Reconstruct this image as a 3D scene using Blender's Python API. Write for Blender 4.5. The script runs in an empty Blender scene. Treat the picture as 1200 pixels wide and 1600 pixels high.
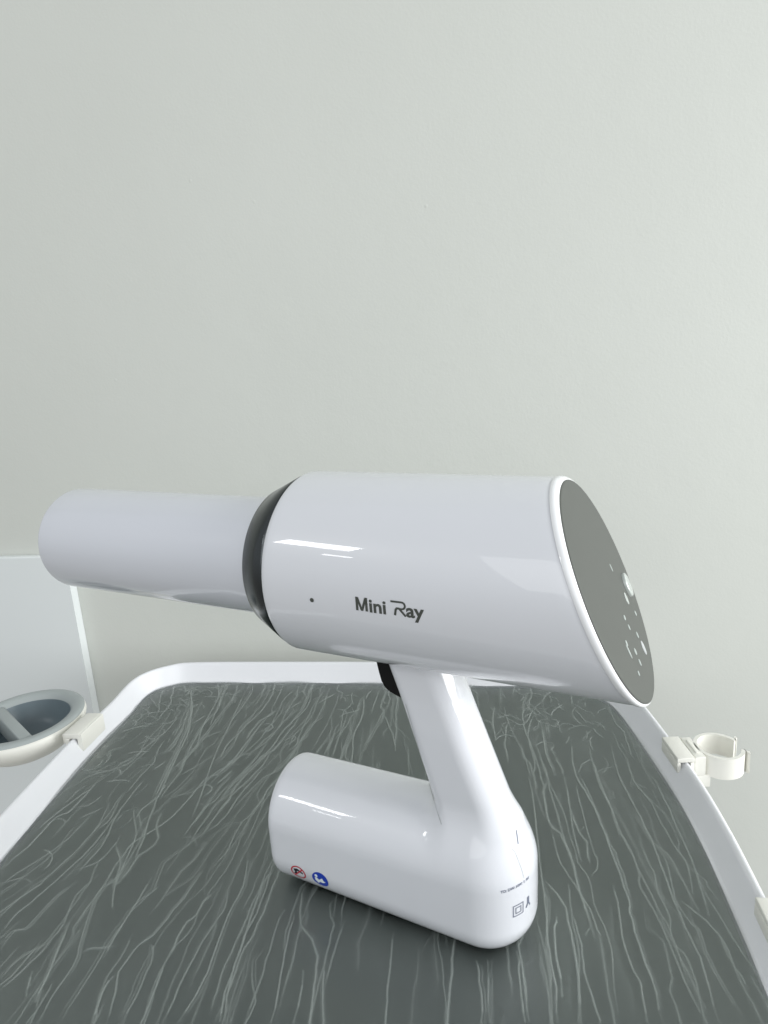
import bpy, bmesh, math, random
import numpy as np
from mathutils import Matrix, Vector
random.seed(7); rng = np.random.default_rng(11)
SC = bpy.context.scene
COL = SC.collection
PI = math.pi

# ------------------------------------------------------------------ camera
FPX, PITCH, ROLL, CAMH = 977.8, 0.2223395, -0.0673484, 0.299332
_f = np.array([0, math.cos(PITCH), -math.sin(PITCH)]); _r = np.array([1., 0, 0]); _u = np.cross(_r, _f)
CR = math.cos(ROLL)*_r + math.sin(ROLL)*_u
CU = -math.sin(ROLL)*_r + math.cos(ROLL)*_u
CAMP = np.array([0, 0, CAMH])
cd = bpy.data.cameras.new('camera'); cam = bpy.data.objects.new('camera', cd); COL.objects.link(cam)
M = Matrix.Identity(4)
for i in range(3):
    M[i][0] = CR[i]; M[i][1] = CU[i]; M[i][2] = -_f[i]; M[i][3] = CAMP[i]
cam.matrix_world = M
cd.sensor_fit = 'HORIZONTAL'; cd.sensor_width = 36; cd.lens = 36*FPX/1200
cd.clip_start = 0.01; cd.clip_end = 50
SC.camera = cam
SC.render.resolution_x = 768; SC.render.resolution_y = 1024

# ------------------------------------------------------------------ light
W = bpy.data.worlds.new("World"); SC.world = W; W.use_nodes = True
bg = W.node_tree.nodes['Background']; bg.inputs[1].default_value = 1.0
_nt = W.node_tree; _tc = _nt.nodes.new('ShaderNodeTexCoord'); _sx = _nt.nodes.new('ShaderNodeSeparateXYZ'); _rp = _nt.nodes.new('ShaderNodeValToRGB')
_mr = _nt.nodes.new('ShaderNodeMapRange'); _mr.inputs[1].default_value = -1; _mr.inputs[2].default_value = 1
_nt.links.new(_tc.outputs['Generated'], _sx.inputs[0]); _nt.links.new(_sx.outputs['Z'], _mr.inputs[0]); _nt.links.new(_mr.outputs[0], _rp.inputs[0])
_rp.color_ramp.elements[0].position = 0.36; _rp.color_ramp.elements[0].color = (0.31, 0.31, 0.30, 1)   # room below the tray
_rp.color_ramp.elements[1].position = 0.56; _rp.color_ramp.elements[1].color = (0.535, 0.56, 0.58, 1)   # ceiling and upper walls of the room
_nt.links.new(_rp.outputs[0], bg.inputs[0])
SC.view_settings.view_transform = 'Standard'; SC.view_settings.look = 'None'
SC.view_settings.exposure = 0.0; SC.view_settings.gamma = 1.0
SC.view_settings.use_curve_mapping = False
def area(name, loc, target, sx, sy, power, col):
    l = bpy.data.lights.new(name, 'AREA'); l.shape = 'RECTANGLE'; l.size = sx; l.size_y = sy
    l.energy = power; l.color = col
    o = bpy.data.objects.new(name, l); COL.objects.link(o); o.location = loc
    o.rotation_euler = (Vector(target)-Vector(loc)).to_track_quat('-Z', 'Y').to_euler()
    return o
area('window_light', (1.80, -0.20, 0.45), (0.0, 0.50, -0.05), 1.7, 0.95, 54, (0.98, 0.99, 1.0))
area('back_fill_light', (-0.5, -2.1, 1.45), (-0.1, 0.4, 0.1), 2.8, 1.7, 20, (0.99, 0.995, 1.0))  # unseen fill added behind the camera, lights barrel and wall evenly
area('lamp_upper', (-1.25, -0.34, 1.05), (-0.03, 0.28, 0.22), 0.24, 0.13, 1.3, (1.0, 1.0, 1.0))
area('lamp_lower', (-1.27, -0.50, 0.84), (-0.03, 0.28, 0.22), 0.09, 0.035, 0.10, (1.0, 1.0, 1.0))

# ------------------------------------------------------------------ materials
def mat(name, col, rough=0.5, metal=0.0, coat=0.0, noise=None, bump=None, spec=0.5):
    m = bpy.data.materials.new(name); m.use_nodes = True; nt = m.node_tree; b = nt.nodes['Principled BSDF']
    b.inputs['Base Color'].default_value = (*col, 1); b.inputs['Roughness'].default_value = rough
    b.inputs['Metallic'].default_value = metal; b.inputs['Coat Weight'].default_value = coat
    b.inputs['Coat Roughness'].default_value = 0.012; b.inputs['Specular IOR Level'].default_value = spec
    tc = nt.nodes.new('ShaderNodeTexCoord')
    if noise:
        sc, amt = noise
        n = nt.nodes.new('ShaderNodeTexNoise'); n.inputs['Scale'].default_value = sc; n.inputs['Detail'].default_value = 5
        mx = nt.nodes.new('ShaderNodeMixRGB'); mx.inputs[1].default_value = (*[c*(1-amt) for c in col], 1)
        mx.inputs[2].default_value = (*[min(1, c*(1+amt)) for c in col], 1)
        nt.links.new(tc.outputs['Object'], n.inputs['Vector']); nt.links.new(n.outputs['Fac'], mx.inputs[0])
        nt.links.new(mx.outputs[0], b.inputs['Base Color'])
    if bump:
        sc, st, dist = bump
        n = nt.nodes.new('ShaderNodeTexNoise'); n.inputs['Scale'].default_value = sc; n.inputs['Detail'].default_value = 4
        bp = nt.nodes.new('ShaderNodeBump'); bp.inputs['Strength'].default_value = st; bp.inputs['Distance'].default_value = dist
        nt.links.new(tc.outputs['Object'], n.inputs['Vector']); nt.links.new(n.outputs['Fac'], bp.inputs['Height'])
        nt.links.new(bp.outputs[0], b.inputs['Normal'])
    return m
M_WHITE = mat('gloss_white_plastic', (0.735, 0.75, 0.785), 0.32, coat=1.0, noise=(30, 0.01))
M_RIM = mat('lit_white_rim', (0.86, 0.87, 0.88), 0.25, coat=0.5, noise=(30, 0.01))
M_CONE = mat('satin_white_plastic', (0.69, 0.71, 0.76), 0.3, coat=0.9, noise=(40, 0.01))
M_CHROME = mat('dark_chrome', (0.075, 0.082, 0.085), 0.2, metal=1.0, noise=(20, 0.05))
M_PANEL = mat('grey_panel', (0.088, 0.094, 0.084), 0.5, coat=0.0, noise=(60, 0.04), spec=0.25)
M_SILVER = mat('pale_button_and_glint', (0.45, 0.49, 0.46), 0.15, coat=1.0, noise=(50, 0.02))
M_ICON = mat('pale_icon_print', (0.36, 0.40, 0.38), 0.4, noise=(50, 0.02))
M_BLACK = mat('black_rubber_and_shade', (0.004, 0.004, 0.004), 0.6, noise=(90, 0.2), spec=0.25)
M_INK = mat('grey_green_ink', (0.065, 0.072, 0.062), 0.45, noise=(200, 0.1))
M_INKB = mat('black_ink', (0.02, 0.02, 0.03), 0.45, noise=(200, 0.1))
M_INKS = mat('slate_ink', (0.16, 0.18, 0.24), 0.45, noise=(200, 0.1))
M_SEAM = mat('grey_seam', (0.42, 0.44, 0.44), 0.5, noise=(200, 0.1))
M_RED = mat('red_ink', (0.50, 0.02, 0.04), 0.4, noise=(200, 0.1))
M_BLUE = mat('blue_ink', (0.008, 0.045, 0.42), 0.35, noise=(200, 0.1))
M_LBL = mat('white_ink', (0.78, 0.85, 0.88), 0.4, noise=(200, 0.02))
M_TRAYW = mat('tray_white', (0.77, 0.78, 0.80), 0.38, noise=(12, 0.015), bump=(500, 0.05, 0.0003))
M_CREAM = mat('cream_plastic', (0.80, 0.795, 0.73), 0.42, noise=(40, 0.02), bump=(700, 0.08, 0.0003))
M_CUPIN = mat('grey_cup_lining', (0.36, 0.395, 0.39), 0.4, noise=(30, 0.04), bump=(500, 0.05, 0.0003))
M_CUPSHADE = mat('shaded_cup_lining', (0.14, 0.18, 0.20), 0.35, noise=(30, 0.05), bump=(500, 0.05, 0.0003))  # shade of the deep cup interior painted into a darker lining colour
M_CABINET = mat('gloss_pale_panel', (0.72, 0.755, 0.75), 0.22, coat=0.5, noise=(6, 0.02))
M_BOARD = mat('slate_green_board', (0.365, 0.395, 0.378), 0.5, noise=(7, 0.06), bump=(260, 0.15, 0.0004))

# wall paint: faint roller texture, small pimples
def wall_mat():
    m = bpy.data.materials.new('painted_wall'); m.use_nodes = True; nt = m.node_tree; b = nt.nodes['Principled BSDF']
    tc = nt.nodes.new('ShaderNodeTexCoord')
    n1 = nt.nodes.new('ShaderNodeTexNoise'); n1.inputs['Scale'].default_value = 3.0; n1.inputs['Detail'].default_value = 6
    cr = nt.nodes.new('ShaderNodeValToRGB')
    cr.color_ramp.elements[0].color = (0.60, 0.62, 0.575, 1); cr.color_ramp.elements[1].color = (0.625, 0.645, 0.60, 1)
    cr.color_ramp.elements[0].position = 0.3; cr.color_ramp.elements[1].position = 0.7
    nt.links.new(tc.outputs['Object'], n1.inputs['Vector']); nt.links.new(n1.outputs['Fac'], cr.inputs[0])
    nt.links.new(cr.outputs[0], b.inputs['Base Color'])
    b.inputs['Roughness'].default_value = 0.55
    n2 = nt.nodes.new('ShaderNodeTexNoise'); n2.inputs['Scale'].default_value = 420; n2.inputs['Detail'].default_value = 3
    n3 = nt.nodes.new('ShaderNodeTexNoise'); n3.inputs['Scale'].default_value = 28; n3.inputs['Detail'].default_value = 5
    v = nt.nodes.new('ShaderNodeTexVoronoi'); v.inputs['Scale'].default_value = 14
    r = nt.nodes.new('ShaderNodeMapRange'); r.inputs[1].default_value = 0.0; r.inputs[2].default_value = 0.028
    r.inputs[3].default_value = 1.6; r.inputs[4].default_value = 0.0
    nt.links.new(tc.outputs['Object'], n2.inputs['Vector']); nt.links.new(tc.outputs['Object'], n3.inputs['Vector'])
    nt.links.new(tc.outputs['Object'], v.inputs['Vector']); nt.links.new(v.outputs['Distance'], r.inputs[0])
    a1 = nt.nodes.new('ShaderNodeMath'); a1.operation = 'MULTIPLY_ADD'; a1.inputs[1].default_value = 0.35
    nt.links.new(n2.outputs['Fac'], a1.inputs[0]); nt.links.new(n3.outputs['Fac'], a1.inputs[2])
    a2 = nt.nodes.new('ShaderNodeMath'); a2.operation = 'MULTIPLY_ADD'; a2.inputs[1].default_value = 0.5
    nt.links.new(r.outputs[0], a2.inputs[0]); nt.links.new(a1.outputs[0], a2.inputs[2])
    bp = nt.nodes.new('ShaderNodeBump'); bp.inputs['Strength'].default_value = 0.25; bp.inputs['Distance'].default_value = 0.0012
    nt.links.new(a2.outputs[0], bp.inputs['Height']); nt.links.new(bp.outputs[0], b.inputs['Normal'])
    return m
M_WALL = wall_mat()

def film_mat():
    m = bpy.data.materials.new('clear_film'); m.use_nodes = True; nt = m.node_tree
    nt.nodes.remove(nt.nodes['Principled BSDF']); out = nt.nodes['Material Output']
    tr = nt.nodes.new('ShaderNodeBsdfTransparent'); tr.inputs[0].default_value = (0.95, 0.97, 0.96, 1)
    gl = nt.nodes.new('ShaderNodeBsdfGlossy'); gl.inputs['Roughness'].default_value = 0.2
    fr = nt.nodes.new('ShaderNodeFresnel'); fr.inputs[0].default_value = 1.42
    m1 = nt.nodes.new('ShaderNodeMixShader')
    nt.links.new(fr.outputs[0], m1.inputs[0]); nt.links.new(tr.outputs[0], m1.inputs[1]); nt.links.new(gl.outputs[0], m1.inputs[2])
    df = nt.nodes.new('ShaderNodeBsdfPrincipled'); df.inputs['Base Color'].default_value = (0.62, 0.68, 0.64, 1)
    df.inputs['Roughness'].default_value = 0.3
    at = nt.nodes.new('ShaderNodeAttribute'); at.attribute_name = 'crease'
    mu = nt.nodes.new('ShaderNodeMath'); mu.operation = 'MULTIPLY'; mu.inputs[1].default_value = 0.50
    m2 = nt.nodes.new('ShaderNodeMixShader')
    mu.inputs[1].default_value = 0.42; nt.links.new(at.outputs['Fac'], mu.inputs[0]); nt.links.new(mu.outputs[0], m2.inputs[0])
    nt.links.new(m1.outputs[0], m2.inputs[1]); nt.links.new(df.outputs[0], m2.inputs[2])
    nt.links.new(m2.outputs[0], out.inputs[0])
    return m
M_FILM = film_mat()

# ------------------------------------------------------------------ helpers
def mk(name, verts, faces, material, parent=None, smooth=True, auto=None):
    me = bpy.data.meshes.new(name)
    me.from_pydata([tuple(map(float, v)) for v in verts], [], [tuple(map(int, f)) for f in faces])
    me.update()
    bm = bmesh.new(); bm.from_mesh(me); bmesh.ops.recalc_face_normals(bm, faces=bm.faces); bm.to_mesh(me); bm.free()
    if smooth: me.polygons.foreach_set('use_smooth', [True]*len(me.polygons))
    if auto is not None:
        me.set_sharp_from_angle(angle=auto)
    me.materials.append(material)
    o = bpy.data.objects.new(name, me); COL.objects.link(o)
    if parent: o.parent = parent
    return o
def mkbm(name, bm, material, parent=None, smooth=True, auto=math.radians(35)):
    bmesh.ops.recalc_face_normals(bm, faces=bm.faces)
    me = bpy.data.meshes.new(name); bm.to_mesh(me); bm.free()
    if smooth:
        me.polygons.foreach_set('use_smooth', [True]*len(me.polygons)); me.set_sharp_from_angle(angle=auto)
    me.materials.append(material)
    o = bpy.data.objects.new(name, me); COL.objects.link(o)
    if parent: o.parent = parent
    return o
def empty(name, loc=(0, 0, 0), rz=0, **pr):
    o = bpy.data.objects.new(name, None); COL.objects.link(o); o.location = loc; o.rotation_euler = (0, 0, rz)
    o.empty_display_size = 0.02
    for k, v in pr.items(): o[k] = v
    return o
def rings(rs, closed=True, cap0=False, cap1=False):
    n = len(rs[0]); V = [p for r in rs for p in r]; F = []
    for k in range(len(rs)-1):
        for i in range(n if closed else n-1):
            j = (i+1) % n
            F.append((k*n+i, k*n+j, (k+1)*n+j, (k+1)*n+i))
    if cap0: F.append(tuple(range(n)))
    if cap1: F.append(tuple((len(rs)-1)*n+i for i in range(n)))
    return V, F
def prism(bm, poly, z0, z1, bev=0.0):
    """vertical prism with optional bevel, polygon in xy"""
    vs = [bm.verts.new((x, y, z0)) for x, y in poly]; f = bm.faces.new(vs)
    r = bmesh.ops.extrude_face_region(bm, geom=[f]); nv = [g for g in r['geom'] if isinstance(g, bmesh.types.BMVert)]
    for v in nv: v.co.z = z1
    if bev:
        vset = set(vs) | set(nv)
        es = [e for e in bm.edges if e.verts[0] in vset and e.verts[1] in vset and (len(e.link_faces) == 2 and e.calc_face_angle(0) > 0.5)]
        bmesh.ops.bevel(bm, geom=es, offset=bev, segments=3, affect='EDGES', profile=0.5)
def un(q, z):
    d = (q[0]-600)/FPX*CR - (q[1]-800)/FPX*CU + _f
    return CAMP + d*((z-CAMH)/d[2])
def catmull(pts, n=12, closed=False):
    P = np.array(pts, float); out = []
    N = len(P); rngi = range(N) if closed else range(N-1)
    for i in rngi:
        if closed: p0, p1, p2, p3 = P[i-1], P[i], P[(i+1) % N], P[(i+2) % N]
        else: p0, p1, p2, p3 = P[max(i-1, 0)], P[i], P[i+1], P[min(i+2, N-1)]
        for t in np.linspace(0, 1, n, endpoint=False):
            out.append(0.5*((2*p1)+(-p0+p2)*t+(2*p0-5*p1+4*p2-p3)*t*t+(-p0+3*p1-3*p2+p3)*t**3))
    if not closed: out.append(P[-1])
    return np.array(out)

# ------------------------------------------------------------------ wall and panel
WANG = -0.155; wn = np.array([-math.sin(WANG), math.cos(WANG)]); wt = np.array([math.cos(WANG), math.sin(WANG)])
WP = np.array([-0.2, 0.658])
bm = bmesh.new()
w0 = WP - wt*2.5; w1 = WP + wt*2.5
vs = [bm.verts.new((*w0, -0.95)), bm.verts.new((*w1, -0.95)), bm.verts.new((*w1, 1.9)), bm.verts.new((*w0, 1.9))]
vb = [bm.verts.new((v.co.x+wn[0]*0.1, v.co.y+wn[1]*0.1, v.co.z)) for v in vs]
bm.faces.new(vs); bm.faces.new(vb[::-1])
for i in range(4): bm.faces.new((vs[i], vs[(i+1) % 4], vb[(i+1) % 4], vb[i]))
o = mkbm('wall', bm, M_WALL, smooth=False); o['kind'] = 'structure'
o['label'] = 'plain pale grey-green painted wall behind the tray'
bm = bmesh.new()
for s in [1]:
    a0 = WP + wt*(-0.157) - wn*0.0002; a1 = WP - wt*0.75 - wn*0.0002
    b0 = a0 - wn*0.011; b1 = a1 - wn*0.011
    prism(bm, [tuple(a0), tuple(b0), tuple(b1), tuple(a1)], -0.75, 0.122, 0.0022)
o = mkbm('wall_panel', bm, M_CABINET)
o['label'] = 'pale glossy bluish panel standing flat on the wall behind the two-hole cup holder'; o['category'] = 'panel'

# ------------------------------------------------------------------ tray
inner_px = [(195, 1124), (230, 1085), (270, 1070), (310, 1066), (450, 1066), (590, 1067)]
inn = [un((0, 1345), 0)[:2], un((130, 1192), 0)[:2]] + [un(q, 0)[:2] for q in inner_px]
inn += [(0.08, 0.546), (0.140, 0.537), (0.168, 0.528), (0.184, 0.508), (0.191, 0.478)]
inn += [un(q, 0)[:2] for q in [(1050, 1230), (1100, 1320), (1150, 1430), (1200, 1548)]]
inn += [(0.150, 0.165), (0.130, 0.135), (0.09, 0.125), (-0.19, 0.17), (-0.235, 0.19), (-0.262, 0.235), (-0.268, 0.30)]
INN = catmull(inn, 10, True)
RH = 0.017
def offset(poly, d):
    P = np.array(poly); T = np.roll(P, -2, 0)-np.roll(P, 2, 0); T /= np.linalg.norm(T, axis=1)[:, None]
    Nn = np.stack([-T[:, 1], T[:, 0]], 1)
    return P + Nn*d
area2 = np.sum(INN[:, 0]*np.roll(INN[:, 1], -1)-np.roll(INN[:, 0], -1)*INN[:, 1])
SGN = -1 if area2 > 0 else 1
def oring(d, z):
    P = offset(INN, SGN*d); return [(x, y, z) for x, y in P]
tray = empty('instrument_tray', (0, 0, 0), label='white-rimmed instrument tray with a dark grey-green floor under the device', category='tray')
prof = [(-0.003, -0.004), (-0.0012, 0.0), (0.0, 0.0002), (0.0008, 0.0012), (0.004, 0.0075), (0.0078, RH-0.0025), (0.0086, RH-0.0008), (0.0098, RH),
        (0.0112, RH), (0.0122, RH-0.0008), (0.0124, RH-0.0025), (0.0124, 0.002), (0.0122, -0.010), (0.010, -0.012), (-0.003, -0.012)]
V, F = rings([oring(d, z) for d, z in prof])
mk('rim', V, F, M_TRAYW, tray, auto=math.radians(50))
fl = [(x, y, -0.002) for x, y in offset(INN, SGN*0.001)]
bmv = bmesh.new(); fvs = [bmv.verts.new(p) for p in fl]; bmv.faces.new(fvs)
r_ = bmesh.ops.extrude_face_region(bmv, geom=list(bmv.faces))
for g in r_['geom']:
    if isinstance(g, bmesh.types.BMVert): g.co.z = -0.011
o = mkbm('tray_floor', bmv, M_BOARD, tray, smooth=False)

# ------------------------------------------------------------------ film with creases
def r7(L): return [(x/2.5, y/2.5+1040) for x, y in L]
def r8(L): return [(x/2.4+700, y/2.4+1080) for x, y in L]
def r9(L): return [(x/2.857+200, y/2.857+1000) for x, y in L]
TR = [r7(L) for L in [
 [(230,1400),(300,1290),(400,1130),(430,1080),(520,960),(600,880),(640,780),(700,730),(800,650),(830,600)],
 [(555,1400),(600,1260),(680,1110),(740,1050),(790,930),(840,860),(900,780),(960,640),(1000,560)],
 [(420,1400),(450,1290),(470,1200),(540,1100),(600,1060),(680,960),(740,880),(800,780)],
 [(150,1400),(200,1300),(290,1170),(320,1080),(370,930),(400,880),(470,830),(520,740)],
 [(0,1280),(90,1200),(180,1100),(250,1010),(300,900),(380,830)],
 [(0,1050),(70,970),(150,900),(220,840),(300,770),(370,700),(470,560)],
 [(20,790),(150,670),(220,600),(290,560),(400,430)], [(0,855),(110,825)],
 [(880,1400),(900,1230),(960,1060),(1020,930),(1060,800),(1080,760)], [(860,1400),(880,1280),(930,1160)],
 [(1060,1400),(1100,1210),(1120,1090),(1150,980)], [(960,1400),(1030,1200),(1060,1080),(1110,960)],
 [(640,1400),(700,1260),(790,1080),(870,960),(900,880)], [(1150,1400),(1190,1200)],
 [(700,1400),(790,1240),(840,1120),(890,980),(950,870),(970,740)],
 [(0,1110),(60,1040),(120,1020),(200,930),(300,850)], [(0,1230),(80,1150),(200,1080)],
 [(330,450),(400,420),(500,390),(560,330),(660,250),(700,180)],
 [(520,540),(530,640),(530,680),(480,800),(440,900),(450,960)],
 [(740,90),(750,150),(740,250),(700,340),(640,470),(600,560),(560,680),(520,780)],
 [(480,770),(520,700),(640,620),(740,520),(800,450),(880,410),(1000,260),(1050,200)],
 [(650,520),(760,490),(850,420),(930,370),(1000,260)], [(850,80),(860,160),(800,230),(740,330),(700,430)],
 [(960,100),(900,230),(850,330),(800,470),(750,600)], [(100,1300),(130,1200)], [(140,1320),(200,1180),(270,1010)],
 [(300,800),(400,760),(470,670)], [(450,700),(470,790),(440,870)], [(540,560),(560,660)],
 [(590,1100),(600,1140),(550,1260),(480,1400)], [(360,1400),(400,1280),(440,1220)]]]
TR += [r8(L) for L in [
 [(110,1020),(120,1090),(130,1248)], [(150,1020),(155,1248)], [(260,980),(270,1100),(290,1248)],
 [(300,310),(320,420),(340,600),(350,700),(370,850),(380,980),(400,1120),(410,1248)],
 [(210,60),(230,130),(290,260),(310,330)],
 [(300,160),(340,230),(370,330),(430,450),(460,560),(490,650),(530,710),(550,800),(600,930),(620,1080),(640,1248)],
 [(390,520),(420,650),(510,780),(560,900),(570,920)], [(360,710),(430,790),(450,870),(480,1000),(500,1248)],
 [(460,830),(500,960),(510,1050),(550,1180),(570,1248)],
 [(520,180),(560,330),(600,420),(650,540),(710,670),(720,740),(800,880),(890,1100),(960,1248)],
 [(460,180),(480,320),(530,400),(590,540),(650,700),(680,800),(700,900),(760,1080),(810,1248)],
 [(610,200),(640,320),(700,430),(760,560),(800,660),(850,800),(910,930),(960,1050),(1010,1248)],
 [(660,250),(700,340),(760,420),(800,500),(860,600),(900,660),(920,800)],
 [(780,340),(830,450),(880,560),(930,680),(980,850)],
 [(780,590),(820,650),(850,780),(890,850),(930,900),(960,980),(1010,1080),(1100,1220)],
 [(710,670),(790,830),(830,900),(900,1100)], [(620,730),(640,830),(660,970),(720,1100),(750,1248)],
 [(870,790),(960,860),(1030,940),(1080,1040),(1130,1120)], [(480,350),(500,440),(540,580),(560,650),(540,700)],
 [(440,330),(470,520),(500,640)], [(450,730),(460,830),(490,1000),(490,1248)], [(310,330),(325,270),(300,170),(320,90)],
 [(220,100),(270,130),(300,110),(320,70)], [(350,120),(370,240),(400,320)], [(380,180),(370,100)], [(430,1150),(400,930),(410,850)]]]
TR += [r9(L) for L in [
 [(290,190),(280,330),(250,440),(190,560),(110,740)], [(400,190),(405,260),(330,400),(300,520)],
 [(640,210),(600,290),(500,400),(470,480),(400,560)], [(820,230),(800,300),(700,400),(640,480),(560,560),(400,720)],
 [(740,230),(690,280),(640,380),(560,430)], [(940,230),(930,290),(880,400),(820,500)],
 [(1050,250),(1050,330),(1010,420),(1000,520),(990,560)], [(980,340),(940,440),(910,540)], [(1120,230),(1090,330)],
 [(1150,300),(1100,400),(1050,480)], [(1140,330),(1180,420),(1195,500)], [(520,200),(440,300),(300,480),(180,600)],
 [(560,200),(540,260),(430,400)], [(700,200),(650,300)], [(900,220),(860,330),(760,470),(700,560)]]]
lines = []   # (pts Nx2, width, height, strength)
segm, segd = [], []
for L in TR:
    P = np.array([un(q, 0)[:2] for q in L])
    for a, b in zip(P[:-1], P[1:]):
        d = (b-a)/np.linalg.norm(b-a)
        if d[1] < 0: d = -d
        segm.append((a+b)/2); segd.append(d)
    C_ = catmull(P, 3)
    C_ = C_ + rng.normal(0, 0.00030, C_.shape)
    lines.append((C_, rng.uniform(0.00034, 0.00055), rng.uniform(0.0003, 0.0006), rng.uniform(0.55, 0.95)))
    if rng.random() < 0.4:   # double edge of a fold
        sh = rng.choice([-1, 1])*rng.uniform(0.0012, 0.002)
        k0 = rng.integers(0, max(1, len(C_)//2))
        lines.append((C_[k0:]+[sh, 0], rng.uniform(0.0003, 0.0005), 0.0004, rng.uniform(0.3, 0.6)))
segm = np.array(segm); segd = np.array(segd)
def flow(p):
    w = np.exp(-((segm-p)**2).sum(1)/(2*0.022**2))+1e-9
    d = (segd*w[:, None]).sum(0); return d/np.linalg.norm(d)
def walk(p, length, jit):
    P = [np.array(p, float)]; L = 0; an = 0
    while L < length:
        st = rng.uniform(0.003, 0.012); an = 0.35*an+rng.normal(0, jit)
        if rng.random() < 0.08: an += rng.choice([-1, 1])*0.5
        d = flow(P[-1]); c, s_ = math.cos(an), math.sin(an)
        nx = P[-1]+st*np.array([c*d[0]-s_*d[1], s_*d[0]+c*d[1]])
        P.append((P[-1]+nx)/2+rng.normal(0, 0.00013, 2)); P.append(nx); L += st
    return np.array(P)
for k in range(500):
    x = rng.uniform(-0.27, 0.19); y = rng.uniform(0.12, 0.59)
    dens = 0.9 if x < -0.04 else 0.33
    if -0.04 < x < 0.06 and y < 0.27: dens = 0.55
    if y > 0.42 and x < 0.06: dens = 1.0
    if rng.random() > dens: continue
    near = y < 0.33
    Pw = walk((x, y), rng.uniform(0.03, 0.16 if x > -0.15 else 0.09), 0.10)
    w_ = rng.uniform(0.0003, 0.00062) if near else rng.uniform(0.0003, 0.00055)
    st0 = rng.uniform(0.2, 0.85)
    lines.append((Pw, w_, rng.uniform(0.0001, 0.00035), st0))
    if rng.random() < 0.25:
        k0 = rng.integers(0, max(1, len(Pw)-3)); sh = rng.choice([-1, 1])*rng.uniform(0.0009, 0.0018)
        lines.append((Pw[k0:]+[sh, 0]+rng.normal(0, 0.0001, Pw[k0:].shape), w_*0.8, 0.0001, st0*0.6))
    if rng.random() < 0.45: lines.append((Pw+rng.normal(0, 0.0003, 2), rng.uniform(0.0009, 0.0018), 0.00005, st0*rng.uniform(0.18, 0.35)))
    if rng.random() < 0.3 and len(Pw) > 4:   # side branch
        b0 = Pw[rng.integers(1, len(Pw)-1)]; a = rng.choice([-1, 1])*rng.uniform(0.3, 0.9); d = flow(b0)*rng.choice([-1, 1]); Q = [b0]
        for q_ in range(rng.integers(2, 6)):
            c, s_ = math.cos(a), math.sin(a); Q.append(Q[-1]+0.0032*np.array([c*d[0]-s_*d[1], s_*d[0]+c*d[1]])); a *= 0.75
        lines.append((np.array(Q), w_*0.9, 0.0001, st0*0.8))
# crumpled spots at the two far corners
for cx, cy, sx, sy, n, ang0 in [(-0.215, 0.545, 0.03, 0.03, 60, 0.3), (-0.245, 0.48, 0.015, 0.04, 30, 0.2), (0.125, 0.475, 0.035, 0.022, 70, 1.5),
                                (0.16, 0.42, 0.02, 0.02, 14, 1.2), (-0.18, 0.42, 0.05, 0.06, 40, 1.0), (0.03, 0.53, 0.08, 0.02, 50, 1.3), (-0.10, 0.55, 0.08, 0.02, 40, 1.3)]:
    for k in range(n):
        p = np.array([rng.normal(cx, sx), rng.normal(cy, sy)]); a = ang0+rng.normal(0, 0.6); cur = rng.normal(0, 0.10); P = [p]
        for i in range(int(rng.uniform(5, 16))):
            a += cur+rng.normal(0, 0.12); P.append(P[-1]+0.0016*np.array([math.cos(a), math.sin(a)]))
        lines.append((np.array(P), rng.uniform(0.0003, 0.0006), rng.uniform(0.0003, 0.0008), rng.uniform(0.25, 0.8)))
G = 0.00045
gx0, gx1, gy0, gy1 = -0.285, 0.205, 0.11, 0.605
NX = int((gx1-gx0)/G); NY = int((gy1-gy0)/G)
H_ = np.zeros((NX, NY), np.float32); CRS = np.zeros((NX, NY), np.float32)
for P, w, h, st in lines:
    if len(P) < 2: continue
    cum = np.linspace(0, 1, len(P)); env = np.clip(np.minimum(cum, 1-cum)*9, 0.0, 1)
    for i in range(len(P)-1):
        a, b = P[i], P[i+1]; e = (env[i]+env[i+1])/2
        R_ = 3*w
        i0 = max(0, int((min(a[0], b[0])-R_-gx0)/G)); i1 = min(NX, int((max(a[0], b[0])+R_-gx0)/G)+2)
        j0 = max(0, int((min(a[1], b[1])-R_-gy0)/G)); j1 = min(NY, int((max(a[1], b[1])+R_-gy0)/G)+2)
        if i1 <= i0 or j1 <= j0: continue
        X, Y = np.meshgrid(gx0+G*np.arange(i0, i1), gy0+G*np.arange(j0, j1), indexing='ij')
        d = b-a; L2 = d@d+1e-12; t = np.clip(((X-a[0])*d[0]+(Y-a[1])*d[1])/L2, 0, 1)
        D = np.hypot(X-a[0]-t*d[0], Y-a[1]-t*d[1]); g = np.exp(-(D/w)**2)
        H_[i0:i1, j0:j1] = np.maximum(H_[i0:i1, j0:j1], g*h*e)
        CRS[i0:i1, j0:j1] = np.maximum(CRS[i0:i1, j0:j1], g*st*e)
# slow swells of the loose sheet
X, Y = np.meshgrid(gx0+G*np.arange(NX), gy0+G*np.arange(NY), indexing='ij')
sw = np.zeros_like(X)
for k in range(26):
    a = rng.normal(0.1, 0.35); f_ = rng.uniform(60, 330); ph = rng.uniform(0, 6.28)
    sw += np.sin((X*math.cos(a)+Y*math.sin(a)*0.35)*f_+ph+1.5*np.sin(Y*rng.uniform(10, 40)+ph))*0.055/ f_
Z = 0.0007+H_+sw*0.22
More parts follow.
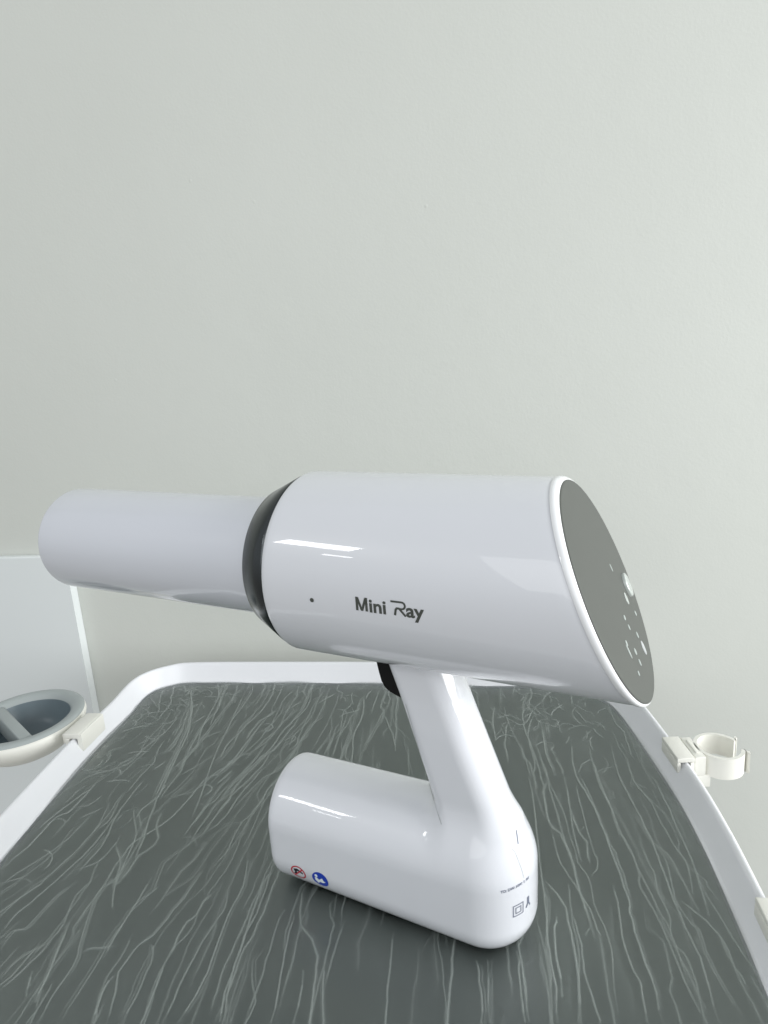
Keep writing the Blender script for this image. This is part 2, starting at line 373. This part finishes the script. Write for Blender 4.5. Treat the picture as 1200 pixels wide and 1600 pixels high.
# inside mask
def inside(X, Y, poly):
    ins = np.zeros(X.shape, bool); n = len(poly)
    for i in range(n):
        x1, y1 = poly[i]; x2, y2 = poly[(i+1) % n]
        c = ((y1 > Y) != (y2 > Y)); 
        if y1 == y2: continue
        ins ^= c & (X < (x2-x1)*(Y-y1)/(y2-y1)+x1)
    return ins
msk = inside(X, Y, offset(INN, -SGN*0.0012))
idx = -np.ones((NX, NY), np.int64); idx[msk] = np.arange(msk.sum())
q = msk[:-1, :-1] & msk[1:, :-1] & msk[1:, 1:] & msk[:-1, 1:]
FQ = np.stack([idx[:-1, :-1][q], idx[1:, :-1][q], idx[1:, 1:][q], idx[:-1, 1:][q]], 1)
VV = np.stack([X[msk], Y[msk], np.maximum(Z[msk], -0.0012)], 1)
me = bpy.data.meshes.new('plastic_film')
me.vertices.add(len(VV)); me.vertices.foreach_set('co', VV.astype(np.float32).ravel())
me.loops.add(FQ.size); me.loops.foreach_set('vertex_index', FQ.astype(np.int32).ravel())
me.polygons.add(len(FQ)); me.polygons.foreach_set('loop_start', np.arange(0, FQ.size, 4, dtype=np.int32))
me.polygons.foreach_set('use_smooth', np.ones(len(FQ), bool)); me.update(calc_edges=True)
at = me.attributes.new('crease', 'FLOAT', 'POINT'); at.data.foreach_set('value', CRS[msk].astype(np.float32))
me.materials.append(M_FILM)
film = bpy.data.objects.new('plastic_film', me); COL.objects.link(film)
film['label'] = 'clear crinkled plastic film laid over the dark tray floor'; film['category'] = 'plastic film'

# ------------------------------------------------------------------ the x-ray device (local: x along barrel towards panel, y away from camera, z up)
HEAD, TILT = 0.4605236, -0.0116178
DC = np.array([-0.0406259, 0.3264596, CAMH-0.0972190])
FLZ = -DC[2]+0.0016
dev = empty('handheld_xray_device', (DC[0], DC[1], DC[2]), -HEAD,
            label='glossy white pistol-shaped handheld dental x-ray camera standing on its foot on the tray', category='x-ray camera')
ax = np.array([math.cos(HEAD), -math.sin(HEAD), 0]); sd = np.array([math.sin(HEAD), math.cos(HEAD), 0]); zz = np.array([0, 0, 1.])
def toloc(P): P = P-DC; return np.stack([P@ax, P@sd, P@zz], -1)
CAML = toloc(CAMP)
def ray(qp):
    d = (qp[0]-600)/FPX*CR - (qp[1]-800)/FPX*CU + _f; d = d/np.linalg.norm(d)
    return np.array([d@ax, d@sd, d@zz])
RB, LB, CUT = 0.048, 0.1523859, 0.4002410
ct, st_ = math.cos(TILT), math.sin(TILT)
def tl(s, y, z): return (s*ct - z*st_, y, s*st_ + z*ct)
NT = 160; TH = np.linspace(0, 2*PI, NT, endpoint=False)
def circ(s, r): return [tl(s, r*math.cos(t), r*math.sin(t)) for t in TH]
def cutring(r, o): return [tl(LB+o-r*math.sin(t)*math.tan(CUT), r*math.cos(t), r*math.sin(t)) for t in TH]
rs = [circ(0.006, 0.040), circ(0.0012, 0.0435)]
fr = 0.0040
for k in range(9):
    a = PI/2*k/8; rs.append(circ(fr-fr*math.cos(a)*1.0+0.0, RB-fr+fr*math.sin(a)))
NS = 40
for k in range(1, NS):   # straight wall, morphing from round section to oblique cut
    f_ = k/NS
    a0 = np.array(circ(fr, RB)); a1 = np.array(cutring(RB, -0.0065)); rs.append([tuple(p) for p in a0*(1-f_)+a1*f_])
rw = 0.0034
for k in range(11):
    a = PI*k/10; rs.append(cutring(RB-rw/2+rw/2*math.cos(a), -0.0065+0.0055*math.sin(a) if k <= 5 else -0.0045+0.0035*math.sin(a)))
rs.append(cutring(RB-rw-0.0001, -0.0062)); rs.append(cutring(RB-rw-0.004, -0.0075))
V, F = rings(rs, cap1=False)
housing = mk('housing', V, F, M_WHITE, dev, auto=math.radians(60))
# rounded rim as its own part, window brightness painted in as paler white
rr_ = []
for k in range(15):
    a = -0.15*PI+ (1.25*PI)*k/14; rr_.append(cutring(RB-0.0014+0.0017*math.cos(a), -0.0022+0.0023*math.sin(a)))
V, F = rings(rr_); mk('panel_rim', V, F, M_RIM, dev)
# control panel
RP = RB-0.0015; OP = 0.0008
prs = [cutring(RP+0.0001, -0.003), cutring(RP+0.0001, OP-0.0004)]+[cutring(RP*f_, OP-0.0002*(f_)**2) for f_ in (0.995, 0.97, 0.85, 0.7, 0.5, 0.3, 0.12)]
V, F = rings(prs, cap1=True); panel = mk('control_panel', V, F, M_PANEL, dev)
# panel-plane frame in device space
pn = np.array(tl(1, 0, math.tan(CUT))); pn /= np.linalg.norm(pn)
pe = np.array([0, 1, 0.]); pu = np.cross(pn, pe); pu *= np.sign(pu[2])
p0 = np.array(tl(LB+OP, 0, 0))
def onpanel(qp):
    d = ray(qp); t = ((p0-CAML)@pn)/(d@pn); P = CAML+d*t-p0; return P@pe, P@pu
def pdisc(name, c, rx, ry, h, m, rot=0):
    rsx = []
    for f_, hh in ((1, -0.0008), (1, h*0.6), (0.93, h*0.9), (0.8, h), (0.4, h*1.05)):
        L = []
        for k in range(36):
            t = 2*PI*k/36; x = rx*f_*math.cos(t); y = ry*f_*math.sin(t)
            x, y = x*math.cos(rot)-y*math.sin(rot), x*math.sin(rot)+y*math.cos(rot)
            L.append(tuple(p0+pe*(c[0]+x)+pu*(c[1]+y)+pn*hh))
        rsx.append(L)
    V, F = rings(rsx, cap1=True); return mk(name, V, F, m, panel)
def clampin(c, lim=0.88):
    a = c[0]/RP; b = c[1]/(RP/math.cos(CUT)); r = math.hypot(a, b)
    return c if r < lim else (c[0]*lim/r, c[1]*lim/r)
c = clampin(onpanel((979, 914)), 0.80); pdisc('button_and_glint', c, 0.0048, 0.0060, 0.0014, M_SILVER)
c2 = clampin(onpanel((979, 935)), 0.85); pdisc('button_and_glint', c2, 0.0018, 0.0030, 0.0002, M_SILVER)  # this smaller disc is a reflection painted as a pale spot
for qp, rx, ry in [((955, 887), .0007, .002), ((993, 958), .0010, .0013), ((983, 980), .0008, .0014), ((996, 992), .0009, .0016),
                   ((983, 1018), .0008, .0034), ((1000, 1035), .0009, .0016), ((998, 1052), .0008, .0012), ((976, 965), .0012, .0012),
                   ((979, 1005), .001, .0014), ((993, 1018), .0012, .0016), ((1006, 1012), .002, .0035)]:
    pdisc('icon_print', clampin(onpanel(qp), 0.9), rx, ry, 0.00015, M_ICON if qp[0] != 1006 else M_SEAM, rot=0.1)
# dark collar
V, F = rings([circ(0.0035, 0.0425), circ(0.0005, 0.0462), circ(-0.0004, 0.0464), circ(-0.0085, 0.0424), circ(-0.0168, 0.0384),
              circ(-0.0176, 0.0376), circ(-0.0174, 0.030)])
mk('collar', V, F, M_CHROME, dev, auto=math.radians(40))
# tube
LT = 0.1808; RT = 0.0327
rs = [circ(-0.016, RT+0.0016), circ(-0.0195, RT+0.0010), circ(-0.024, RT+0.0003), circ(-0.034, RT)]
for k in range(1, 12): rs.append(circ(-0.034-(LT-0.038)*k/12, RT))
for k in range(9):
    a = PI/2*k/8; rs.append(circ(-(LT-0.003)-0.003*math.sin(a), RT-0.003+0.003*math.cos(a)))
rs.append(circ(-LT, RT-0.005)); rs.append(circ(-LT+0.02, RT-0.0052))
V, F = rings(rs, cap1=True); mk('cone_tube', V, F, M_CONE, dev, auto=math.radians(60))

# --- grip and foot as one smooth surface
def rbox2(a, b, ha, hb, r_pp, r_pn, r_np, r_nn):
    r = np.where(a > 0, np.where(b > 0, r_pp, r_pn), np.where(b > 0, r_np, r_nn))
    qa = np.abs(a)-ha+r; qb = np.abs(b)-hb+r
    return np.minimum(np.maximum(qa, qb), 0)+np.hypot(np.maximum(qa, 0), np.maximum(qb, 0))-r
def smin(a, b, k):
    h = np.clip(0.5+0.5*(b-a)/k, 0, 1); return b*(1-h)+a*h-k*h*(1-h)
def smax(a, b, k): return -smin(-a, -b, k)
BH = 0.0355; BW = 0.0285
def sdf_grip(P):
    s, y, z = P[..., 0], P[..., 1], P[..., 2]
    zc = FLZ+BH
    # foot
    yy = np.abs(y)
    bul = 0.0
    rb_ = 0.0260-0.0080*np.clip((s+0.02)/0.12, 0, 1)
    ye = np.where(s > 0.0905, np.hypot(s-0.0905, y), yy)
    d2 = rbox2(ye, z-zc, BW, BH, 0.0283, rb_, 0.0283, rb_)
    foot = smax(d2, -(s+0.0313), 0.006)
    # handle
    cz = z+0.10; cs = 0.0803-0.325*np.maximum(cz, -0.033) 
    u = (s-cs)*0.963
    hw = 0.0156+0.042*np.clip(-z-0.065, 0, 0.07)
    hd = rbox2(u/hw*0.0212, yy, 0.0212, 0.0156, 0.0150, 0.0150, 0.0075, 0.0075)
    hd = smax(hd, -0.175-z, 0.02)
    hd = smax(hd, z+0.030, 0.004)
    return smin(foot, hd, 0.0135)
def surfnets(fn, lo, hi, h):
    n = [int(math.ceil((hi[i]-lo[i])/h))+1 for i in range(3)]
    axs = [lo[i]+h*np.arange(n[i]) for i in range(3)]
    Pg = np.stack(np.meshgrid(*axs, indexing='ij'), -1)
    D = fn(Pg); S = D < 0
    c = np.zeros([k-1 for k in n], int)
    for dx in (0, 1):
        for dy in (0, 1):
            for dz in (0, 1):
                c += S[dx:n[0]-1+dx, dy:n[1]-1+dy, dz:n[2]-1+dz]
    act = (c > 0) & (c < 8); idx = -np.ones(act.shape, int); idx[act] = np.arange(act.sum())
    V = np.array(lo)+h*(np.argwhere(act)+0.5)
    e = 1e-5
    for it in range(6):
        d0 = fn(V); g = np.stack([(fn(V+e*np.eye(3)[i])-fn(V-e*np.eye(3)[i]))/(2*e) for i in range(3)], -1)
        g2 = (g*g).sum(-1)+1e-6; stp = (d0/g2)[:, None]*g
        L = np.linalg.norm(stp, axis=1, keepdims=True); stp *= np.minimum(1, h/(L+1e-12)); V = V-stp
    Fq = []
    for axi in range(3):
        sl = [slice(None)]*3; s2 = [slice(None)]*3
        sl[axi] = slice(0, -1); s2[axi] = slice(1, None)
        ch = S[tuple(sl)] != S[tuple(s2)]
        pos = np.argwhere(ch); o1, o2 = [i for i in range(3) if i != axi]
        ok = (pos[:, o1] > 0) & (pos[:, o2] > 0) & (pos[:, o1] < n[o1]-1) & (pos[:, o2] < n[o2]-1); pos = pos[ok]
        def cc(d1, d2):
            q_ = pos.copy(); q_[:, o1] -= d1; q_[:, o2] -= d2; return idx[q_[:, 0], q_[:, 1], q_[:, 2]]
        Fq.append(np.stack([cc(0, 0), cc(1, 0), cc(1, 1), cc(0, 1)], 1))
    return V, np.concatenate(Fq)
V, F = surfnets(sdf_grip, (-0.036, -0.034, FLZ-0.004), (0.130, 0.034, -0.026), 0.0012)
grip = mk('grip', V, F, M_WHITE, dev)
grip['label'] = 'white handle running into a long rounded foot'

bm = bmesh.new()
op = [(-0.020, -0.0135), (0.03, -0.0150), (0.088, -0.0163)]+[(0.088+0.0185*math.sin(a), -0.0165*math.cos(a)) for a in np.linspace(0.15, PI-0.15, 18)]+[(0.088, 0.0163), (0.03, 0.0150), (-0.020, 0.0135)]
prism(bm, op, -DC[2]+0.0004, -DC[2]+0.0046); mkbm('contact_shade_slab', bm, M_BLACK, dev)  # added dark slab standing in for the contact shade under the foot
# --- trigger
tp = [(0.0355, -0.040), (0.0372, -0.052), (0.0388, -0.0605), (0.0400, -0.0650), (0.0430, -0.0685), (0.0500, -0.0712), (0.060, -0.074), (0.058, -0.035)]
bm = bmesh.new()
vs = [bm.verts.new((s, -0.006, z)) for s, z in tp]; f = bm.faces.new(vs)
g = bmesh.ops.extrude_face_region(bm, geom=[f])
for v in g['geom']:
    if isinstance(v, bmesh.types.BMVert): v.co.y = 0.006
bmesh.ops.bevel(bm, geom=list(bm.edges), offset=0.0012, segments=3, affect='EDGES')
mkbm('trigger', bm, M_BLACK, dev)

# --- decals: flat shapes pressed on the curved surfaces
def sdf_cyl(P):
    s = P[..., 0]*ct+P[..., 2]*st_; z = -P[..., 0]*st_+P[..., 2]*ct
    return np.hypot(P[..., 1], z)-RB
def grad(fn, P, e=2e-5): return np.stack([(fn(P+e*np.eye(3)[i])-fn(P-e*np.eye(3)[i]))/(2*e) for i in range(3)], -1)
def hit(fn, qp):
    d = ray(qp); t = 0.15
    for i in range(300):
        v = float(fn(CAML+d*t)); 
        if abs(v) < 1e-6: break
        t += v*0.7
    return CAML+d*t
def decal(name, fn, qp, xdir, shape, m, parent, off=0.00018, rot=0):
    """shape: (verts Nx2 metres, faces)"""
    P0 = hit(fn, qp); n = grad(fn, P0); n /= np.linalg.norm(n)
    X_ = np.array(xdir, float); X_ -= n*(X_@n); X_ /= np.linalg.norm(X_); Y_ = np.cross(n, X_)
    V2 = np.array(shape[0], float)
    if rot: V2 = V2@np.array([[math.cos(rot), math.sin(rot)], [-math.sin(rot), math.cos(rot)]])
    P = P0+V2[:, :1]*X_+V2[:, 1:2]*Y_
    for i in range(5):
        g = grad(fn, P); g2 = (g*g).sum(-1, keepdims=True); P = P-g*(fn(P)[:, None]-off)/g2
    return mk(name, P, shape[1], m, parent, smooth=False)
def text_shape(txt, size, bold=0.0, sub=0):
    cu = bpy.data.curves.new('lettering', 'FONT'); cu.body = txt; cu.size = size; cu.offset = bold; cu.resolution_u = 4
    o = bpy.data.objects.new('lettering', cu); COL.objects.link(o)
    bpy.context.view_layer.update(); dg = bpy.context.evaluated_depsgraph_get()
    me = o.evaluated_get(dg).to_mesh()
    V = [(v.co.x, v.co.y) for v in me.vertices]; F = [tuple(p.vertices) for p in me.polygons]
    o.evaluated_get(dg).to_mesh_clear(); bpy.data.objects.remove(o); bpy.data.curves.remove(cu)
    return V, F
def stroke(pts, w, cap=True):
    P = np.array(pts, float)
    P = np.concatenate([np.linspace(a, b, 10, endpoint=False) for a, b in zip(P[:-1], P[1:])]+[P[-1:]]) if len(P) < 6 else P
    n = len(P); V = []; F = []
    for i in range(n):
        a = P[max(i-1, 0)]; b = P[min(i+1, n-1)]; t = (b-a)/np.linalg.norm(b-a); nn = np.array([-t[1], t[0]])
        V += [tuple(P[i]+nn*w/2), tuple(P[i]-nn*w/2)]
    for i in range(n-1): F.append((2*i, 2*i+1, 2*i+3, 2*i+2))
    return V, F
def merge(*S):
    V = []; F = []
    for v, f in S:
        o = len(V); V += list(v); F += [tuple(i+o for i in q) for q in f]
    return V, F
def disc(r, c=(0, 0), n=32, rings_=4):
    V = [c]; F = []
    for k in range(1, rings_+1):
        for i in range(n): a = 2*PI*i/n; V.append((c[0]+r*k/rings_*math.cos(a), c[1]+r*k/rings_*math.sin(a)))
    for i in range(n): F.append((0, 1+i, 1+(i+1) % n))
    for k in range(rings_-1):
        for i in range(n):
            j = (i+1) % n; F.append((1+k*n+i, 1+(k+1)*n+i, 1+(k+1)*n+j, 1+k*n+j))
    return V, F
def shift(S, dx, dy, sc=1): return [(x*sc+dx, y*sc+dy) for x, y in S[0]], S[1]
def ring2(r, w, n=48): 
    V = []; F = []
    for i in range(n): a = 2*PI*i/n; V += [(r*math.cos(a), r*math.sin(a)), ((r-w)*math.cos(a), (r-w)*math.sin(a))]
    for i in range(n): j = (i+1) % n; F.append((2*i, 2*i+1, 2*j+1, 2*j))
    return V, F
XB = tl(1, 0, 0)
# lettering "Mini Ray" with the long-barred R (units: cap height 1)
ch = 0.0064
def extent(S): a = np.array(S[0]); return a[:, 0].min(), a[:, 0].max(), a[:, 1].min(), a[:, 1].max()
k_ = 1/0.729
ini = text_shape('ini', 1.0, 0.026); ini = shift(ini, 0, 0, k_); e = extent(ini)
mst = merge(([(-0.02, 0), (0.16, 0), (0.16, 1), (-0.02, 1)], [(0, 1, 2, 3)]), ([(0.68, 0), (0.86, 0), (0.86, 1), (0.68, 1)], [(0, 1, 2, 3)]),
            ([(0.19, 1), (0.10, 0.72), (0.34, 0.0), (0.42, 0.27)], [(0, 1, 2, 3)]), ([(0.34, 0), (0.50, 0), (0.42, 0.27)], [(0, 1, 2)]),
            ([(0.65, 1), (0.42, 0.27), (0.50, 0.0), (0.74, 0.72)], [(0, 1, 2, 3)]))
mini = merge(mst, shift(ini, 0.98-e[0], 0))
mw = extent(mini)[1]
ay = text_shape('ay', 1.0, 0.026); ay = shift(ay, 0, 0, k_)
barx = mw+0.36
arc = [(barx, 0.98), (barx+0.5, 0.98), (barx+0.72, 0.98)]
for i in range(1, 9):
    a = PI/2-PI*i/8*0.98; arc.append((barx+0.76+0.24*math.cos(a), 0.74+0.24*math.sin(a)))
arc += [(barx+0.62, 0.50)]
Rr = merge(stroke(arc, 0.135), stroke([(barx+0.62, 0.52), (barx+0.42, 0.52), (barx+0.34, 0.42), (barx+0.26, 0.0)], 0.15),
           stroke([(barx+0.60, 0.50), (barx+1.02, 0.0)], 0.15))
ey = extent(ay); ay = shift(ay, barx+1.06-ey[0], 0)
logo = merge(mini, Rr, ay); ex = extent(logo)
logo = shift(logo, -(ex[0]+ex[1])/2, -0.42); logo = shift(logo, 0, 0, ch)
print('logo width', extent(logo))
lw = extent(logo)[1]-extent(logo)[0]; logo = ([(x*0.0325/lw, y) for x, y in logo[0]], logo[1])
decal('brand_lettering', sdf_cyl, (608, 951), XB, logo, M_INK, housing)
decal('indicator_dot', sdf_cyl, (487.5, 937.5), XB, disc(0.00105, n=24, rings_=2), M_INK, housing)
# foot pictograms
r0 = 0.0050
s_ban = decal('prohibition_sign', sdf_grip, (466.5, 1363), (1, 0, 0), merge(ring2(r0, 0.0008), stroke([(-r0*.66, -r0*.68), (r0*.66, r0*.68)], 0.0008)), M_RED, grip, 0.00022)
gun = merge(([(-.55, .42), (-.05, .55), (.7, .1), (.62, -.12), (-.02, .22), (-.3, -.02), (-.52, .1)], [(0, 1, 4, 5, 6), (1, 2, 3, 4)]),
            ([(-.35, .1), (-.1, -.0), (-.35, -.5), (-.62, -.38)], [(0, 1, 2, 3)]))
gun = shift(gun, 0, 0, r0)
decal('scanner_pictogram', sdf_grip, (466, 1362.5), (1, 0, 0), gun, M_INKB, grip, 0.00016)
decal('manual_sign', sdf_grip, (500.5, 1374.5), (1, 0, 0), disc(0.0053), M_BLUE, grip, 0.00016)
rd = merge(disc(0.19, (-.42, .48), 14, 1),
           ([(-.62, .22), (-.35, .25), (-.12, .0), (.02, .12), (.3, .35), (.42, .05), (.66, -.12), (.3, -.35), (-.05, -.28), (-.3, -.6), (-.62, -.2)],
            [(0, 1, 2, 9, 10), (2, 3, 7, 8), (3, 4, 5, 7), (5, 6, 7), (2, 8, 9)]))
decal('reader_pictogram', sdf_grip, (500.5, 1374.5), (1, 0, 0), shift(rd, 0, 0, 0.0053), M_LBL, grip, 0.00030)
# seam between the front strip and the handle
def pressed_line(name, fn, pix, w, m, parent, off=0.0002):
    C_ = catmull(pix, 8); H3 = np.array([hit(fn, q_) for q_ in C_]); V = []
    for i in range(len(H3)):
        t = H3[min(i+1, len(H3)-1)]-H3[max(i-1, 0)]; t /= np.linalg.norm(t); n = grad(fn, H3[i]); n /= np.linalg.norm(n)
        b_ = np.cross(t, n); V += [H3[i]+b_*w/2+n*off, H3[i]-b_*w/2+n*off]
    return mk(name, V, [(2*i, 2*i+1, 2*i+3, 2*i+2) for i in range(len(H3)-1)], m, parent, smooth=False)
pressed_line('handle_seam', sdf_grip, [(634, 1100), (646, 1140), (662, 1195), (678, 1250), (690, 1288)], 0.00035, M_SEAM, grip)
# rear label marks
def sq(h, w): return merge(stroke([(-h, -h), (h, -h)], w), stroke([(h, -h-w/2), (h, h+w/2)], w), stroke([(h, h), (-h, h)], w), stroke([(-h, h+w/2), (-h, -h-w/2)], w))
YD = (0, 1, 0)
decal('double_square_symbol', sdf_grip, (810, 1421), YD, merge(sq(0.0031, 0.00045), sq(0.0016, 0.00045)), M_INKS, grip)
decal('cable_symbol', sdf_grip, (825, 1408), YD, merge(stroke([(0, .0030), (0, -.0005)], .0016), stroke([(0, 0), (-.0016, -.0028)], .0010), stroke([(0, 0), (.0016, -.0030)], .0008)), M_INKS, grip)
decal('rating_text', sdf_grip, (807, 1387), YD, (lambda S: shift(S, -(extent(S)[0]+extent(S)[1])/2, 0))(text_shape('TO: DW: HW: 1: 9H', 0.0021, 0.00005)), M_INKS, grip)
decal('sticker_edge', sdf_grip, (808, 1307), (0, 0.3, 1), stroke([(-.0035, 0), (.0035, 0)], 0.0006), M_INKS, grip)
decal('sticker_edge', sdf_grip, (812, 1350), (0, 0.15, -1), stroke([(-.009, -.0012), (-.007, 0.0), (.008, 0)], 0.00022), M_SEAM, grip)

# ------------------------------------------------------------------ clips on the right rim
def box(bm, x0, x1, y0, y1, z0, z1, bev=0.0006):
    prism(bm, [(x0, y0), (x1, y0), (x1, y1), (x0, y1)], z0, z1, bev)
def tube_clip(loc, rz, label, group):
    """local x = outwards from the tray, y = along the rim, origin on the rim's top centre"""
    t = empty('tube_clip', loc, rz, label=label, category='tube clip', group=group)
    bm = bmesh.new()
    box(bm, -0.0065, 0.0055, -0.0135, 0.0135, 0.0004, 0.0040)
    box(bm, -0.0065, -0.0042, -0.0134, 0.0134, -0.0075, 0.0003)
    box(bm, 0.0028, 0.0055, -0.0134, 0.0134, -0.0105, 0.0003)
    mkbm('clamp', bm, M_CREAM, t)
    bm = bmesh.new(); box(bm, 0.0062, 0.0136, -0.0125, 0.0125, -0.011, 0.0036, 0.0006)
    box(bm, 0.0085, 0.0105, -0.008, 0.008, 0.0036, 0.0044, 0.0003)
    mkbm('slide_block', bm, M_CREAM, t)
    # C-shaped ring open outwards
    cx, ri, ro = 0.0285, 0.0142, 0.0166; gap = 0.36; z0, z1 = -0.0125, 0.0036
    path = []
    for k in range(41):
        a = gap+(2*PI-2*gap)*k/40; path.append((a, ri, ro))
    bm = bmesh.new()
    inner = [(cx+ri*math.cos(a), ri*math.sin(a)) for a, _, _ in path]; outer = [(cx+ro*math.cos(a), ro*math.sin(a)) for a, _, _ in path]
    # lips flaring out at both ends
    def lip(s):
        a = gap; bx, by = cx+ri*math.cos(a), ri*math.sin(a)
        i_ = [(bx+0.0012, s*(by+0.0006)), (bx+0.0026, s*(by+0.0022)), (bx+0.0040, s*(by+0.0034))]
        o_ = [(bx+0.0020, s*(by+0.0032)), (bx+0.0022, s*(by+0.0046)), (bx+0.0034, s*(by+0.0058))]
        return i_, o_
    i1, o1 = lip(1); i2, o2 = lip(-1)
    inner = i1[::-1]+inner+i2; outer = o1[::-1]+outer+o2
    n = len(inner)
    a0 = [bm.verts.new((*p, z0)) for p in inner]; a1 = [bm.verts.new((*p, z1)) for p in inner]
    b0 = [bm.verts.new((*p, z0)) for p in outer]; b1 = [bm.verts.new((*p, z1)) for p in outer]
    for i in range(n-1):
        bm.faces.new((a0[i], a0[i+1], a1[i+1], a1[i])); bm.faces.new((b0[i], b1[i], b1[i+1], b0[i+1]))
        bm.faces.new((a1[i], a1[i+1], b1[i+1], b1[i])); bm.faces.new((a0[i], b0[i], b0[i+1], a0[i+1]))
    bm.faces.new((a0[0], a1[0], b1[0], b0[0])); bm.faces.new((a0[-1], b0[-1], b1[-1], a1[-1]))
    bmesh.ops.recalc_face_normals(bm, faces=bm.faces)
    mkbm('spring_ring', bm, M_CREAM, t)
    bm = bmesh.new(); box(bm, 0.0085, 0.0175, -0.0120, -0.0035, -0.021, -0.0112, 0.0008); mkbm('foot_stub', bm, M_CREAM, t)
    return t
rimc = offset(INN, SGN*0.0105)
def rim_at(p):
    d = np.hypot(rimc[:, 0]-p[0], rimc[:, 1]-p[1]); i = int(np.argmin(d)); T = rimc[(i+3) % len(rimc)]-rimc[i-3]
    return rimc[i], math.atan2(T[1], T[0])
pA = un((1060, 1175), RH)[:2]; cA, tA = rim_at(pA)
cA = np.array([cA[0], pA[1]])
def outrz(tang, outx):
    n = np.array([-math.sin(tang), math.cos(tang)]); 
    if n[0]*outx < 0: n = -n
    return math.atan2(n[1], n[0])
print('clip', cA, pA, outrz(tA, 1))
tube_clip((cA[0], cA[1], RH), outrz(tA, 1), 'cream tube clip with an open ring, clamped on the right rim nearest the device', 'clips on the tray rim')
pB = un((1195, 1430), RH)[:2]; cB, tB = rim_at(pB)
print('clipB', cB, pB)
tube_clip((cB[0], cB[1]-0.006, RH), outrz(tB, 1), 'cream clip cut off by the right edge of the photo, lower on the right rim', 'clips on the tray rim')

# ------------------------------------------------------------------ two-hole cup holder, left rim
cc = np.array([-0.330, 0.5035])
pC = un((135, 1135), RH)[:2]; cC, tC = rim_at(pC); rzC = outrz(tC, -1)
print('cup clamp', cC, pC, rzC)
cup = empty('cup_holder', (cC[0], cC[1], RH), rzC, label='round cream and grey cup holder with two compartments, hooked on the left rim', category='cup holder')
bm = bmesh.new()
box(bm, -0.0065, 0.0065, -0.0165, 0.0165, 0.0004, 0.0050)
box(bm, -0.0085, -0.0045, -0.0164, 0.0164, -0.0110, 0.0046)
box(bm, 0.0030, 0.0065, -0.0164, 0.0164, -0.0120, 0.0003)
box(bm, 0.0067, 0.0110, -0.0130, 0.0130, -0.0060, 0.0026)
mkbm('clamp', bm, M_CREAM, cup)
d2 = cc-cC; lx = d2[0]*math.cos(rzC)+d2[1]*math.sin(rzC); ly = -d2[0]*math.sin(rzC)+d2[1]*math.cos(rzC)
RC = 0.0505; nC = 96
def cr2(r, z): return [(lx+r*math.cos(2*PI*i/nC), ly+r*math.sin(2*PI*i/nC), z) for i in range(nC)]
V, F = rings([cr2(RC-0.0085, 0.0052), cr2(RC-0.004, 0.0052), cr2(RC-0.0015, 0.0044), cr2(RC-0.0003, 0.0022), cr2(RC, 0.0), cr2(RC-0.001, -0.004), cr2(RC-0.004, -0.0095), cr2(RC-0.009, -0.015), cr2(RC-0.016, -0.0205), cr2(RC-0.028, -0.027), cr2(RC-0.045, -0.031)], cap1=True)
mk('bowl', V, F, M_CREAM, cup)
V, F = rings([cr2(RC-0.0008, 0.0040), cr2(RC-0.0020, 0.0058), cr2(RC-0.0045, 0.0066), cr2(RC-0.0085, 0.0062), cr2(RC-0.0115, 0.0045), cr2(RC-0.0130, 0.0015)])
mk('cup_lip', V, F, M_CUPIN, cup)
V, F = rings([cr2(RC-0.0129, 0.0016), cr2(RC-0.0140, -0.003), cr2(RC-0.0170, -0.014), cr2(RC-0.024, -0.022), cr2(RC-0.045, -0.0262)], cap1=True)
mk('cup_lining', V, F, M_CUPSHADE, cup)
# divider wall across
dA = un((8, 1124), RH)[:2]; dB = un((42, 1160), RH)[:2]
def tc(p): d = p-cC; return np.array([d[0]*math.cos(rzC)+d[1]*math.sin(rzC), -d[0]*math.sin(rzC)+d[1]*math.cos(rzC)])
a, b = tc(dA), tc(dB); dd = (b-a)/np.linalg.norm(b-a); nn = np.array([-dd[1], dd[0]])
ctr = np.array([lx, ly]); off = (a-ctr)@nn; hl = math.sqrt(max(0, (RC-0.0115)**2-off**2)); m0 = ctr+nn*off
pl = [m0-dd*hl-nn*.0048, m0+dd*hl-nn*.0048, m0+dd*hl+nn*.0048, m0-dd*hl+nn*.0048]
bm = bmesh.new(); prism(bm, [tuple(p) for p in pl], -0.014, 0.0050, 0.0018); mkbm('divider', bm, M_CUPIN, cup)
